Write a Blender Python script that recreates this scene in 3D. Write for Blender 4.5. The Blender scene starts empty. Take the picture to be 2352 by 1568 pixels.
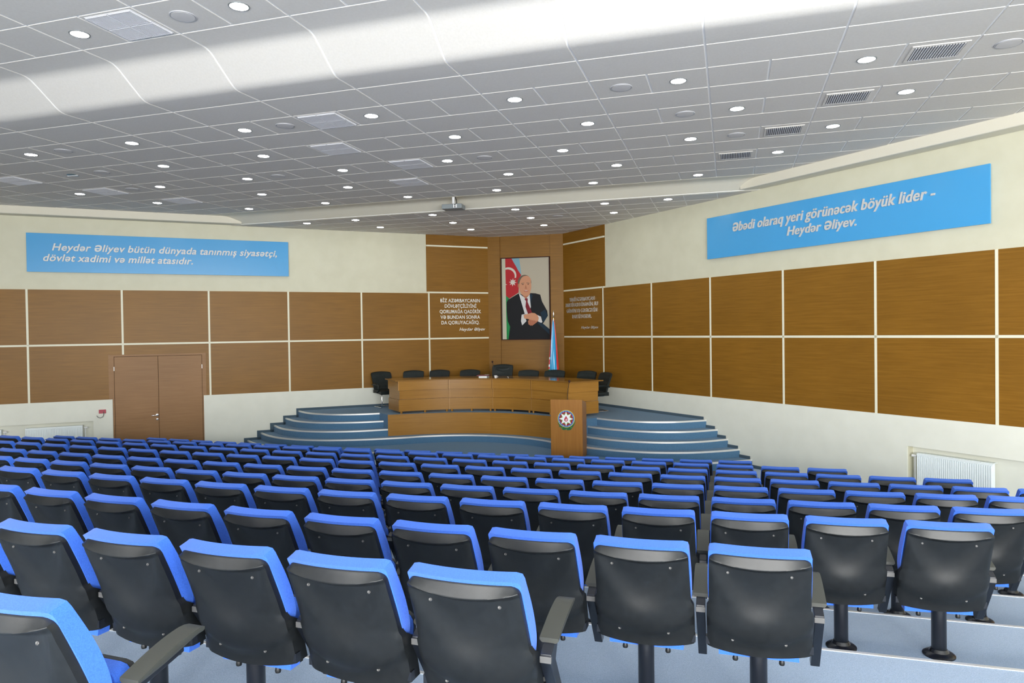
import bpy, math, random
from mathutils import Vector, Matrix
random.seed(4)
SC = bpy.context.scene
COL = SC.collection
PI = math.pi
def rad(d): return math.radians(d)

# ------------------------------------------------------------------ camera, world, lights, exposure
EYE = 2.92
def make_camera():
    f_px, yaw, pitch, roll = 1635.03, -0.29772, -0.01428, 0.01396
    cy, sy, cp, sp = math.cos(yaw), math.sin(yaw), math.cos(pitch), math.sin(pitch)
    f = Vector((sy * cp, cy * cp, sp)); r = Vector((cy, -sy, 0)); d = f.cross(r)
    cr, sr = math.cos(roll), math.sin(roll)
    r2 = cr * r + sr * d; d2 = -sr * r + cr * d
    cam = bpy.data.cameras.new('camera'); cam.sensor_width = 36; cam.lens = 36 * f_px / 2352
    cam.clip_start = 0.05; cam.clip_end = 200
    o = bpy.data.objects.new('camera', cam); COL.objects.link(o)
    m = Matrix((r2, -d2, -f)).transposed().to_4x4()
    m.translation = Vector((0, 0, EYE)); o.matrix_world = m
    SC.camera = o
make_camera()
w = bpy.data.worlds.new('world'); SC.world = w; w.use_nodes = True
w.node_tree.nodes['Background'].inputs[0].default_value = (0.75, 0.85, 1, 1)
w.node_tree.nodes['Background'].inputs[1].default_value = 0.3

def area(name, loc, target, sx, sy, power, col, spread=180):
    l = bpy.data.lights.new(name, 'AREA'); l.shape = 'RECTANGLE'; l.size = sx; l.size_y = sy
    l.energy = power; l.color = col; l.spread = rad(spread)
    o = bpy.data.objects.new(name, l); COL.objects.link(o); o.location = loc
    o.rotation_euler = (Vector(target) - Vector(loc)).to_track_quat('-Z', 'Y').to_euler()
    return o
REAR_Y = -6.0
WINDOWS = [(-11.0, .2), (-5.5, .65), (0.0, 1.3), (5.5, 1.7), (10.5, 1.4)]    # daylight through the rear windows behind the camera
for wx, k in WINDOWS:
    area('window_daylight', (wx, REAR_Y + 0.12, 2.85), (wx, 10, 2.85), 3.6, 2.5, 520 * k, (1.0, 0.985, 0.96))
SC.view_settings.view_transform = 'Standard'; SC.view_settings.look = 'None'
SC.view_settings.gamma = 1; SC.view_settings.use_curve_mapping = False
SC.view_settings.exposure = 0.68
SC.cycles.use_denoising = True
SC.cycles.max_bounces = 10; SC.cycles.diffuse_bounces = 6; SC.cycles.glossy_bounces = 4
SC.cycles.sample_clamp_indirect = 6

# ------------------------------------------------------------------ materials
def s2l(c):
    return tuple(((v / 255) / 12.92 if v / 255 <= 0.04045 else ((v / 255 + 0.055) / 1.055) ** 2.4) for v in c)
MATS = {}
def mat(name, col, rough=0.6, metal=0.0, emit=None, estr=0, spec=0.5, sheen=0, coat=0):
    m = bpy.data.materials.new(name); m.use_nodes = True
    b = m.node_tree.nodes['Principled BSDF']
    b.inputs['Base Color'].default_value = (*col, 1); b.inputs['Roughness'].default_value = rough
    b.inputs['Metallic'].default_value = metal; b.inputs['Specular IOR Level'].default_value = spec
    if sheen: b.inputs['Sheen Weight'].default_value = sheen
    if coat: b.inputs['Coat Weight'].default_value = coat; b.inputs['Coat Roughness'].default_value = 0.15
    if emit: b.inputs['Emission Color'].default_value = (*emit, 1); b.inputs['Emission Strength'].default_value = estr
    MATS[name] = m
    return m
def noise_col(m, c1, c2, scale, stretch=(1, 1, 1), detail=4, lo=0.35, hi=0.65, bump=0, bscale=None, rot=None):
    nt = m.node_tree; b = nt.nodes['Principled BSDF']
    tc = nt.nodes.new('ShaderNodeTexCoord'); mp = nt.nodes.new('ShaderNodeMapping')
    mp.inputs['Scale'].default_value = stretch
    if rot: mp.inputs['Rotation'].default_value = rot
    nz = nt.nodes.new('ShaderNodeTexNoise'); nz.inputs['Scale'].default_value = scale; nz.inputs['Detail'].default_value = detail
    cr = nt.nodes.new('ShaderNodeValToRGB'); cr.color_ramp.elements[0].position = lo; cr.color_ramp.elements[1].position = hi
    cr.color_ramp.elements[0].color = (*c1, 1); cr.color_ramp.elements[1].color = (*c2, 1)
    nt.links.new(tc.outputs['Object'], mp.inputs[0]); nt.links.new(mp.outputs[0], nz.inputs['Vector'])
    nt.links.new(nz.outputs[0], cr.inputs[0]); nt.links.new(cr.outputs[0], b.inputs['Base Color'])
    if bump:
        bp = nt.nodes.new('ShaderNodeBump'); bp.inputs['Strength'].default_value = bump; bp.inputs['Distance'].default_value = 0.01
        n2 = nt.nodes.new('ShaderNodeTexNoise'); n2.inputs['Scale'].default_value = bscale or scale
        nt.links.new(tc.outputs['Object'], n2.inputs['Vector']); nt.links.new(n2.outputs[0], bp.inputs['Height'])
        nt.links.new(bp.outputs[0], b.inputs['Normal'])
    return m
paint = noise_col(mat('cream_paint', (0.6, 0.6, 0.5), 0.55), (0.62, 0.60, 0.455), (0.65, 0.63, 0.485), 3, bump=0.05, bscale=60)
paint_low = noise_col(mat('pale_paint', (0.6, 0.6, 0.5), 0.6), (0.74, 0.745, 0.655), (0.77, 0.775, 0.685), 3, bump=0.05, bscale=60)
def wood(name, c1, c2, c3, rough=0.35, stretch=(0.5, 0.5, 14)):
    m = mat(name, c1, rough, spec=0.3); nt = m.node_tree; b = nt.nodes['Principled BSDF']
    tc = nt.nodes.new('ShaderNodeTexCoord'); mp = nt.nodes.new('ShaderNodeMapping'); mp.inputs['Scale'].default_value = stretch
    n1 = nt.nodes.new('ShaderNodeTexNoise'); n1.inputs['Scale'].default_value = 2.6; n1.inputs['Detail'].default_value = 7; n1.inputs['Roughness'].default_value = 0.62
    cr = nt.nodes.new('ShaderNodeValToRGB'); e = cr.color_ramp.elements
    e[0].position = 0.22; e[0].color = (*c1, 1); e[1].position = 0.80; e[1].color = (*c3, 1)
    k = e.new(0.5); k.color = (*c2, 1)
    n2 = nt.nodes.new('ShaderNodeTexNoise'); n2.inputs['Scale'].default_value = 0.7; n2.inputs['Detail'].default_value = 2
    mx = nt.nodes.new('ShaderNodeMixRGB'); mx.blend_type = 'MULTIPLY'; mx.inputs[0].default_value = 0.35
    nt.links.new(tc.outputs['Object'], mp.inputs[0]); nt.links.new(mp.outputs[0], n1.inputs['Vector']); nt.links.new(n1.outputs[0], cr.inputs[0])
    nt.links.new(tc.outputs['Object'], n2.inputs['Vector'])
    nt.links.new(cr.outputs[0], mx.inputs[1]); nt.links.new(n2.outputs[0], mx.inputs[2]); nt.links.new(mx.outputs[0], b.inputs['Base Color'])
    return m
wood_wall = wood('wall_veneer', (0.21, 0.092, 0.007), (0.27, 0.123, 0.012), (0.33, 0.158, 0.019), 0.42)
wood_door = wood('door_veneer', (0.28, 0.14, 0.05), (0.34, 0.175, 0.066), (0.39, 0.205, 0.085), 0.45)
wood_desk = wood('desk_veneer', (0.36, 0.165, 0.024), (0.43, 0.205, 0.034), (0.50, 0.25, 0.048), 0.32)
wood_lect = wood('lectern_veneer', (0.33, 0.135, 0.022), (0.40, 0.17, 0.03), (0.46, 0.205, 0.042), 0.36, (14, 14, 0.5))
wood_edge = mat('edge_banding', (0.52, 0.27, 0.08), 0.35)
strip_m = mat('joint_strip', (0.78, 0.76, 0.60), 0.5)
tile_m = noise_col(mat('ceiling_tile', (0.5, 0.5, 0.5), 0.85), (0.66, 0.63, 0.58), (0.69, 0.66, 0.61), 40, bump=0.03, bscale=200)
groove_m = mat('ceiling_groove_lit', (0.95, 0.94, 0.91), 0.7)  # near white: colour stands in for light caught on the groove sides
soffit_m = mat('soffit_paint', (0.72, 0.68, 0.56), 0.6)
carpet = noise_col(mat('blue_carpet', (0.1, 0.2, 0.4), 0.95, sheen=0.25), (0.22, 0.32, 0.47), (0.36, 0.47, 0.64), 240, detail=3, bump=0.25, bscale=260)
carpet_st = noise_col(mat('stage_carpet', (0.1, 0.2, 0.4), 0.95, sheen=0.1), (0.052, 0.14, 0.25), (0.105, 0.23, 0.38), 150, detail=3, bump=0.2, bscale=200)
skirt_m = mat('carpet_skirting', (0.065, 0.105, 0.14), 0.9)
alu = mat('aluminium', (0.86, 0.86, 0.84), 0.38, 0.55)
screw_m = mat('screw_steel', (0.10, 0.10, 0.10), 0.5, 0.4)
chrome = mat('chrome', (0.85, 0.86, 0.86), 0.12, 1.0)
blackline = mat('nosing_rubber', (0.02, 0.02, 0.02), 0.7)
fabric = noise_col(mat('blue_fabric', (0.04, 0.15, 0.7), 0.9, sheen=0.12), (0.028, 0.13, 0.63), (0.042, 0.17, 0.75), 220, detail=2, bump=0.2, bscale=500)
plastic = noise_col(mat('black_plastic', (0.012, 0.013, 0.015), 0.38), (0.0065, 0.0078, 0.0085), (0.009, 0.0105, 0.0115), 30, bump=0.12, bscale=700)
plastic_arm = mat('arm_plastic', (0.045, 0.047, 0.04), 0.42)
blackmetal = mat('black_metal', (0.007, 0.009, 0.014), 0.3, 0.0, coat=0.2)
grey_end = mat('grey_end_cap', (0.10, 0.10, 0.10), 0.4)
leather = noise_col(mat('black_leather', (0.012, 0.015, 0.016), 0.5, spec=.35), (0.007, 0.011, 0.011), (0.012, 0.018, 0.018), 8, bump=0.15, bscale=90)
banner_m = mat('banner_blue', s2l((70, 158, 215)), 0.22)
letter_m = mat('letter_grey', (0.60, 0.60, 0.58), 0.45, 0.1)
letter_s = mat('letter_silver', (0.80, 0.79, 0.74), 0.25, 0.75)
lamp_on = mat('lamp_glow', (1, 1, 1), 0.5, emit=(0.95, 1.0, 0.97), estr=26)
lamp_off = mat('lamp_dark', (0.03, 0.09, 0.12), 0.2)
lamp_ring = mat('lamp_ring', (0.22, 0.24, 0.24), 0.4, 0.3)
spk_ring = mat('speaker_rim', (0.46, 0.46, 0.48), 0.5)
spk_m = mat('speaker_grille', (0.62, 0.60, 0.58), 0.7)
vent_m = mat('vent_white', (0.74, 0.74, 0.76), 0.6)
vent_d = mat('vent_recess_shade', (0.14, 0.14, 0.15), 0.8)
rad_m = mat('radiator_enamel', (0.80, 0.86, 0.87), 0.35)
red_m = mat('red_plate', (0.42, 0.04, 0.07), 0.5)
cable_m = mat('grey_cable', (0.12, 0.12, 0.11), 0.5)
white_m = mat('white_plastic', (0.8, 0.8, 0.8), 0.4)
projm = mat('projector_grey', (0.22, 0.25, 0.26), 0.5)
dark_m = mat('dark_plastic', (0.015, 0.015, 0.016), 0.4)
brass = mat('gold_metal', (0.75, 0.55, 0.2), 0.25, 1.0)
hull = mat('wall_core', (0.5, 0.5, 0.45), 0.8)

# ------------------------------------------------------------------ mesh helpers
class MB:
    def __init__(self): self.v = []; self.f = []; self.m = []
    def add(self, vs, fs, mi=0):
        o = len(self.v); self.v += [tuple(p) for p in vs]
        self.f += [tuple(o + i for i in f) for f in fs]; self.m += [mi] * len(fs); return self
    def box(self, x0, x1, y0, y1, z0, z1, mi=0):
        x0, x1 = min(x0, x1), max(x0, x1); y0, y1 = min(y0, y1), max(y0, y1); z0, z1 = min(z0, z1), max(z0, z1)
        vs = [(x0, y0, z0), (x1, y0, z0), (x1, y1, z0), (x0, y1, z0), (x0, y0, z1), (x1, y0, z1), (x1, y1, z1), (x0, y1, z1)]
        return self.add(vs, [(0, 3, 2, 1), (4, 5, 6, 7), (0, 1, 5, 4), (1, 2, 6, 5), (2, 3, 7, 6), (3, 0, 4, 7)], mi)
    def prism(self, poly, z0, z1, mi=0):
        n = len(poly); a = sum(poly[i][0] * poly[(i + 1) % n][1] - poly[(i + 1) % n][0] * poly[i][1] for i in range(n))
        if a < 0: poly = poly[::-1]
        vs = [(x, y, z0) for x, y in poly] + [(x, y, z1) for x, y in poly]
        fs = [tuple(range(n))[::-1], tuple(range(n, 2 * n))] + [(i, (i + 1) % n, n + (i + 1) % n, n + i) for i in range(n)]
        return self.add(vs, fs, mi)
    def lathe(self, prof, n=20, c=(0, 0, 0), mi=0):
        vs = []; fs = []
        for r, z in prof:
            for k in range(n):
                a = 2 * PI * k / n; vs.append((c[0] + r * math.cos(a), c[1] + r * math.sin(a), c[2] + z))
        for i in range(len(prof) - 1):
            for k in range(n):
                fs.append((i * n + k, i * n + (k + 1) % n, (i + 1) * n + (k + 1) % n, (i + 1) * n + k))
        fs.append(tuple(range(n))[::-1]); fs.append(tuple((len(prof) - 1) * n + k for k in range(n)))
        return self.add(vs, fs, mi)
    def tube(self, pts, r, n=8, mi=0, sq=None):
        pts = [Vector(p) for p in pts]; vs = []; fs = []; up = None
        for i, p in enumerate(pts):
            t = (pts[min(i + 1, len(pts) - 1)] - pts[max(i - 1, 0)]).normalized()
            if up is None: up = t.orthogonal().normalized()
            up = (up - t * up.dot(t)).normalized(); sd = t.cross(up)
            rr = r[i] if isinstance(r, (list, tuple)) else r
            for k in range(n):
                a = 2 * PI * k / n; vs.append(p + rr * (math.cos(a) * up + math.sin(a) * sd))
        for i in range(len(pts) - 1):
            for k in range(n): fs.append((i * n + k, i * n + (k + 1) % n, (i + 1) * n + (k + 1) % n, (i + 1) * n + k))
        fs.append(tuple(range(n))[::-1]); fs.append(tuple((len(pts) - 1) * n + k for k in range(n)))
        return self.add(vs, fs, mi)
    def boxmap(self, nx, ny, nz, f, mi=0):
        idx = {}; vs = []; fs = []
        def g(i, j, k):
            if (i, j, k) not in idx: idx[(i, j, k)] = len(vs); vs.append(f(i / nx, j / ny, k / nz))
            return idx[(i, j, k)]
        for i in range(nx):
            for j in range(ny):
                fs.append((g(i, j, 0), g(i, j + 1, 0), g(i + 1, j + 1, 0), g(i + 1, j, 0)))
                fs.append((g(i, j, nz), g(i + 1, j, nz), g(i + 1, j + 1, nz), g(i, j + 1, nz)))
        for i in range(nx):
            for k in range(nz):
                fs.append((g(i, 0, k), g(i + 1, 0, k), g(i + 1, 0, k + 1), g(i, 0, k + 1)))
                fs.append((g(i, ny, k), g(i, ny, k + 1), g(i + 1, ny, k + 1), g(i + 1, ny, k)))
        for j in range(ny):
            for k in range(nz):
                fs.append((g(0, j, k), g(0, j, k + 1), g(0, j + 1, k + 1), g(0, j + 1, k)))
                fs.append((g(nx, j, k), g(nx, j + 1, k), g(nx, j + 1, k + 1), g(nx, j, k + 1)))
        return self.add(vs, fs, mi)
    def build(self, name, mats, parent=None, smooth=None, bevel=0, loc=None, rz=0):
        me = bpy.data.meshes.new(name); me.from_pydata(self.v, [], self.f)
        if not isinstance(mats, (list, tuple)): mats = [mats]
        for m in mats: me.materials.append(m)
        me.polygons.foreach_set('material_index', self.m)
        if smooth:
            me.polygons.foreach_set('use_smooth', [True] * len(me.polygons)); me.set_sharp_from_angle(angle=rad(smooth))
        me.update()
        o = bpy.data.objects.new(name, me); COL.objects.link(o)
        if bevel:
            b = o.modifiers.new('bevel', 'BEVEL'); b.width = bevel; b.segments = 2; b.limit_method = 'ANGLE'; b.angle_limit = rad(40)
        if parent: o.parent = parent
        if loc: o.location = loc
        if rz: o.rotation_euler = (0, 0, rz)
        return o
def tag(o, label=None, cat=None, group=None, kind=None):
    if label: o['label'] = label
    if cat: o['category'] = cat
    if group: o['group'] = group
    if kind: o['kind'] = kind
    return o
def empty(name, loc=(0, 0, 0), rz=0, **k):
    o = bpy.data.objects.new(name, None); COL.objects.link(o); o.location = loc; o.rotation_euler = (0, 0, rz)
    o.empty_display_size = 0.1
    return tag(o, **k)
KIDS = {}
def copy_tree(o, parent=None, skip=()):
    c = o.copy(); COL.objects.link(c); c.parent = parent
    for ch in list(o.children):
        if ch.name.split('.')[0] in skip: continue
        copy_tree(ch, c)
    return c
def ss(t):
    t = max(0.0, min(1.0, t)); return t * t * (3 - 2 * t)
ORD = ['first', 'second', 'third', 'fourth', 'fifth', 'sixth', 'seventh', 'eighth', 'ninth', 'tenth', 'eleventh', 'twelfth', 'thirteenth', 'fourteenth',
       'fifteenth', 'sixteenth', 'seventeenth', 'eighteenth', 'nineteenth', 'twentieth', 'twenty-first', 'twenty-second', 'twenty-third', 'twenty-fourth', 'twenty-fifth', 'twenty-sixth']

# ------------------------------------------------------------------ the room: frames of the three walls in view
AL = rad(221.165 - 180); AR = rad(-42.873)
LO = Vector((-8.337, 19.007, 0)); RO = Vector((-3.260, 19.091, 0))     # local x runs left to right as seen, -y into the room
BO = Vector((-6.936, 20.2385, 0)); AB = math.atan2(0.1445, 2.2848)
def wall_pt(side, x, y=0):
    o, a = {'L': (LO, AL), 'R': (RO, AR), 'B': (BO, AB)}[side]
    return o + Vector((math.cos(a) * x - math.sin(a) * y, math.sin(a) * x + math.cos(a) * y, 0))
WL = empty('wall_left', LO, AL, kind='structure', label='cream left wall with brown veneer panels above a pale dado', cat='wall')
WR = empty('wall_right', RO, AR, kind='structure', label='cream right wall with brown veneer panels above a pale dado', cat='wall')
WB = empty('wall_back', BO, AB, kind='structure', label='narrow veneered back wall between the two long walls', cat='wall')
XL0, XR1 = -37.0, 36.5
LXC, RXC = 1.885, -1.895           # local x of the corners with the back wall
HT = 6.7
for q in ((XL0, -12, 0, .25, 0, HT), (-12, -8.47, 0, .25, .902, HT), (-12, -8.47, .14, .25, 0, .902), (-8.47, LXC + .1, 0, .25, 0, HT)): MB().box(*q).build('wall_surface', paint_low if q[2] else paint, WL)
for q in ((RXC - .1, 8.34, 0, .25, 0, HT), (8.34, 12, 0, .25, .897, HT), (8.34, 12, .14, .25, 0, .897), (12, XR1, 0, .25, 0, HT)): MB().box(*q).build('wall_surface', paint_low if q[2] else paint, WR)
b = MB(); b.box(-.1, 2.39, .06, .3, 0, HT); b.build('wall_surface', hull, WB)
# pale lower dado, standing slightly proud
D = 0.035; ZD = 1.400
for q in ((XL0, -12, -D, 0, 0, ZD), (-12, -8.47, -D, 0, .902, ZD), (-8.47, -8.055, -D, 0, 0, ZD), (-6.02, LXC - .02, -D, 0, 0, ZD)): MB().box(*q).build('dado', paint_low, WL)
for q in ((RXC + .02, 8.34, -D, 0, 0, ZD), (8.34, 12, -D, 0, .897, ZD), (12, XR1, -D, 0, 0, ZD)): MB().box(*q).build('dado', paint_low, WR)
Z1, Z2, Z3, Z4, Z5 = 4.078, 2.739, 1.400, 5.430, 5.75
PW, GP = 1.953, 0.022
def panel(side, boxes):
    b = MB()
    for x0, x1, z0, z1 in boxes: b.box(x0, x1, -.016, 0, z0, z1)
    p = b.build('wood_panel', wood_wall, WL if side == 'L' else WR)
for i in range(0, 9):
    for side, sg, P in (('L', -1, PW), ('R', 1, 1.946)):
        xa, xb = sorted((sg * i * P, sg * (i + 1) * P)); xa += GP; xb -= GP
        panel(side, [(xa, xb, Z2 + GP, Z1 - GP)])
        if side == 'L' and i == 3:
            panel(side, [(xa, xb, 2.48, Z2 - GP), (-5.955, xb, Z3, 2.48)])
        elif side == 'L' and i == 4:
            panel(side, [(xa, xb, 2.48, Z2 - GP), (xa, -8.13, Z3, 2.48)])
        else:
            panel(side, [(xa, xb, Z3, Z2 - GP)])
for side, xa, xb in (('L', GP, LXC), ('R', RXC, -GP)):
    x2a, x2b = (-.06, LXC) if side == 'L' else (RXC, .09)
    panel(side, [(xa, xb, Z3, Z2 - GP)]); panel(side, [(xa, xb, Z2 + GP, Z1 - GP)])
    panel(side, [(x2a, x2b, Z1 + GP, Z4 - GP)]); panel(side, [(x2a, x2b, Z4 + GP, HT - .1)])
# pale joint strips between the panels
def strip(W, x0, x1, z0, z1):
    MB().box(x0, x1, -.022, .002, z0, z1).build('trim_strip', strip_m, W)
for W, sg, P in ((WL, -1, PW), (WR, 1, 1.946)):
    for i in range(0, 9):
        zb = 2.485 if (W is WL and i == 4) else Z3
        strip(W, sg * i * P - GP, sg * i * P + GP, zb, Z1 - (GP if i else 0))
    x0, x1 = (-17.6, LXC - .03) if W is WL else (RXC + .03, 17.6)
    strip(W, x0, x1, Z2 - GP, Z2 + GP)
    xa, xb = (-.04, LXC - .03) if W is WL else (RXC + .03, .04)
    strip(W, xa, xb, Z1 - GP, Z1 + GP); strip(W, xa, xb, Z4 - GP, Z4 + GP)
# veneered back wall: recess flanked by two shallow piers
b = MB(); b.box(0, .38, -.02, .06, 0, HT); b.build('side_pier', wood_wall, WB)
b = MB(); b.box(1.905, 2.29, -.02, .06, 0, HT); b.build('side_pier', wood_wall, WB)
b = MB(); b.box(.38, 1.905, .03, .06, 0, HT); b.build('recess_panel', wood_wall, WB)
# rear wall behind the camera with window openings
b = MB(); ry = REAR_Y
edges = [-38.0]
for wx, k in WINDOWS: edges += [wx - 1.8, wx + 1.8]
edges.append(20.5)
for i in range(0, len(edges), 2): b.box(edges[i], edges[i + 1], ry - .25, ry, 0, HT)
for wx, k in WINDOWS: b.box(wx - 1.8, wx + 1.8, ry - .25, ry, 0, 1.6); b.box(wx - 1.8, wx + 1.8, ry - .25, ry, 4.1, HT)
wr = b.build('wall_rear', paint); tag(wr, kind='structure', label='rear wall behind the seats', cat='wall')
for n, (wx, k) in enumerate(WINDOWS):
    b = MB(); z0, z1 = 1.6, 4.1
    for x in (-1.8, -.62, .56, 1.74): b.box(wx + x, wx + x + .06, ry - .1, ry - .02, z0, z1)
    b.box(wx - 1.8, wx + 1.8, ry - .1, ry - .02, z0, z0 + .06); b.box(wx - 1.8, wx + 1.8, ry - .1, ry - .02, z1 - .06, z1)
    tag(b.build('window_%d' % (n + 1), white_m), kind='structure', label='tall rear window number %s from the left' % ORD[n], cat='window')

# ------------------------------------------------------------------ floor tiers
def xl(y): t = (LO.y - y) / math.sin(AL); return LO.x - t * math.cos(AL)
def xr(y): t = (RO.y - y) / -math.sin(AR); return RO.x + t * math.cos(AR)
RISE = 0.1335
def edge_y(j): return 4.735 + 1.045 * (8 - j) - (.15 if j > 8 else 0)
b = MB(); b.prism([(xl(ry) - .3, ry - .2), (xr(ry) + .3, ry - .2), (BO.x + 2.9, 20.9), (BO.x - .6, 20.9)], -.2, 0)
FL = b.build('floor', carpet); tag(FL, kind='structure', label='blue carpeted floor of the hall', cat='floor')
for j in range(2, 12):
    y1 = edge_y(j); z1 = RISE * (j - 1)
    b = MB(); b.prism([(xl(ry), ry), (xr(ry), ry), (xr(y1) - .01, y1), (xl(y1) + .01, y1)], z1 - RISE, z1)
    t = b.build('floor_tier', carpet, FL)
    b = MB(); b.box(xl(y1) + .05, xr(y1) - .05, y1 - .024, y1 + .004, z1 - .02, z1 + .004)
    b.build('step_nosing', alu, t)

# ------------------------------------------------------------------ stage with curved steps
AX = -5.80
def mir(pts): return pts + [(2 * AX - x, y) for x, y in pts[::-1]]
def smoothline(p, n=5):
    out = []
    for i in range(len(p) - 1):
        p0 = p[max(i - 1, 0)]; p1 = p[i]; p2 = p[i + 1]; p3 = p[min(i + 2, len(p) - 1)]
        for k in range(n):
            t = k / n
            out.append(tuple(0.5 * (2 * p1[a] + (p2[a] - p0[a]) * t + (2 * p0[a] - 5 * p1[a] + 4 * p2[a] - p3[a]) * t * t + (3 * p1[a] - p0[a] - 3 * p2[a] + p3[a]) * t ** 3) for a in (0, 1)))
    out.append(p[-1]); return out
FAS = smoothline([(-8.18, 16.05), (-7.6, 16.45), (-6.9, 16.77), (-6.3, 16.93), (-5.8, 16.98)])
A1 = smoothline([(-11.10, 16.54), (-10.53, 16.14), (-10.05, 15.99), (-9.62, 15.97), (-9.18, 16.09), (-8.87, 16.24), (-8.61, 16.41)])
A2 = smoothline([(-11.38, 16.34), (-10.77, 15.88), (-10.23, 15.70), (-9.75, 15.69), (-9.19, 15.83), (-8.8, 16.0), (-8.42, 16.25)])
A3 = smoothline([(-11.58, 16.13), (-11.02, 15.66), (-10.45, 15.40), (-10.0, 15.33), (-9.5, 15.37), (-9.0, 15.52), (-8.6, 15.74), (-8.18, 16.05)])
A4 = smoothline([(-11.84, 15.92), (-11.31, 15.52), (-10.71, 15.22), (-10.05, 15.09), (-9.5, 15.12), (-9.04, 15.24), (-8.6, 15.42), (-8.2, 15.63), (-7.75, 15.92), (-7.33, 16.24), (-6.83, 16.50), (-6.3, 16.65), (-5.8, 16.70)])
A5 = smoothline([(-12.12, 15.72), (-11.6, 15.33), (-11.0, 15.02), (-10.3, 14.84), (-9.5, 14.78), (-8.3, 14.72), (-7.0, 14.68), (-5.8, 14.68)])
STAGE = empty('stage', (AX, 16, 0), 0, kind='structure', label='blue carpeted stage with five curved steps in the hall corner', cat='stage')
SZ = 0.175
def loc_s(p): return [(x - AX, y - 16) for x, y in p]
back = [(-4.62, 20.33), (-6.95, 20.2)]
def nosing(line, z, parent):
    b = MB(); n = len(line); off = []
    for i in range(n):
        a = Vector(line[max(i - 1, 0)]); c = Vector(line[min(i + 1, n - 1)]); t = (c - a).normalized(); nn = Vector((-t.y, t.x))
        off.append(nn)
    for (o0, o1, z0, z1, mi) in ((-.006, .034, z - .032, z + .004, 0), (.034, .044, z - .001, z + .005, 1)):
        vs = []
        for i in range(n):
            p = Vector(line[i])
            for o_, zz in ((o0, z0), (o1, z0), (o1, z1), (o0, z1)): q = p + off[i] * o_; vs.append((q.x, q.y, zz))
        fs = []
        for i in range(n - 1):
            for k in range(4): fs.append((4 * i + k, 4 * i + (k + 1) % 4, 4 * i + 4 + (k + 1) % 4, 4 * i + 4 + k))
        fs += [(0, 1, 2, 3), (4 * n - 1, 4 * n - 2, 4 * n - 3, 4 * n - 4)]
        b.add(vs, fs, mi)
    return b.build('step_nosing', [alu, blackline], parent)
mirror_list = lambda p: [(2 * AX - x, y) for x, y in p[::-1]]
levels = [(5, A1 + FAS, [A1, mirror_list(A1)]), (4, A2 + FAS, [A2, mirror_list(A2)]), (3, A3 + FAS[1:], [A3, mirror_list(A3)]), (2, A4, [mir(A4)]), (1, A5, [mir(A5)])]
for lv, line, nos in levels:
    full = mir(line); z1 = SZ * lv
    st = MB().prism(loc_s(full + back), z1 - SZ, z1).build('stage_step', carpet_st, STAGE)
    for nl in nos: nosing(loc_s(nl), z1, st)
fl = loc_s(mir(FAS)); b = MB(); vs = []; fs = []
for i, (x, y) in enumerate(fl):
    vs += [(x, y - .03, SZ * 2), (x, y + .01, SZ * 2), (x, y + .01, SZ * 5 + .004), (x, y - .03, SZ * 5 + .004)]
for i in range(len(fl) - 1):
    for k in range(4): fs.append((4 * i + k, 4 * i + 4 + k, 4 * i + 4 + (k + 1) % 4, 4 * i + (k + 1) % 4))
fs += [(3, 2, 1, 0), (len(vs) - 4, len(vs) - 3, len(vs) - 2, len(vs) - 1)]
b.add(vs, fs); b.build('front_fascia', wood_desk, STAGE, smooth=30)
# stepped carpet skirting along both walls
nos_s = {'L': [3.754, 4.094, 4.427, 4.757, 5.081], 'R': [3.675, 4.014, 4.328, 4.667, 4.993]}
for side, W, nm in (('L', WL, 'baseboard_left'), ('R', WR, 'baseboard_right')):
    b = MB(); sg = -1 if side == 'L' else 1; xc = LXC if side == 'L' else RXC
    o = LO if side == 'L' else RO
    for k, s in enumerate(nos_s[side]):
        lv = 5 - k; b.box(xc, sg * s, -D - .014, -D, SZ * (lv - 1), SZ * lv + .062)
    far = -8.055 if side == 'L' else 8.34
    if side == 'L': b.box(-6.02, xc, -D - .014, -D, 0, .065)
    else: b.box(xc, far, -D - .014, -D, 0, .065)
    tag(b.build(nm, skirt_m, None, loc=o, rz=AL if side == 'L' else AR), kind='structure', label='dark blue carpet skirting stepping down the %s wall' % ('left' if side == 'L' else 'right'), cat='baseboard')

# ------------------------------------------------------------------ door in the left wall
DOOR = empty('door_1', wall_pt('L', -7.03), AL, kind='structure', label='brown veneered double door in the left wall', cat='door')
b = MB(); b.box(-1.10, -.985, -.018, 0, 0, 2.48); b.box(.985, 1.075, -.018, 0, 0, 2.48); b.box(-.985, .985, -.018, 0, 2.437, 2.48); b.build('door_frame', wood_door, DOOR)
MB().box(-1.09, 1.07, -.003, 0, 0, 2.47).build('door_rebate', mat('rebate_brown', (.06, .025, .012), .7), DOOR)
for s in (-1, 1):
    b = MB(); b.box(*sorted((s * .004 - .02, s * .978 - (.0 if s > 0 else .0))), -.012, 0, .01, 2.428)
    lf = b.build('door_leaf', wood_door, DOOR, bevel=.004)
    b = MB(); b.tube([(s * .982, -.03, 2.09), (s * .982, -.03, 2.19)], .011, 10); b.build('hinge', alu, lf, smooth=40)
    if s < 0:
        b = MB(); b.lathe([(.03, 0), (.03, .012), (.024, .014)], 16)
        h = b.build('door_handle', chrome, lf, smooth=40, loc=(-.06, -.022, .965)); h.rotation_euler = (PI / 2, 0, 0)
        b = MB(); b.tube([(0, -.0, 0), (0, -.055, 0), (-.02, -.062, 0), (-.12, -.062, -.006)], .009, 8); b.build('door_handle', chrome, lf, smooth=40, loc=(-.06, -.022, .965))
        b = MB(); b.lathe([(.026, 0), (.026, .01), (.01, .016)], 16); h = b.build('key_escutcheon', chrome, lf, smooth=40, loc=(-.06, -.022, .86)); h.rotation_euler = (PI / 2, 0, 0)

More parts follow.
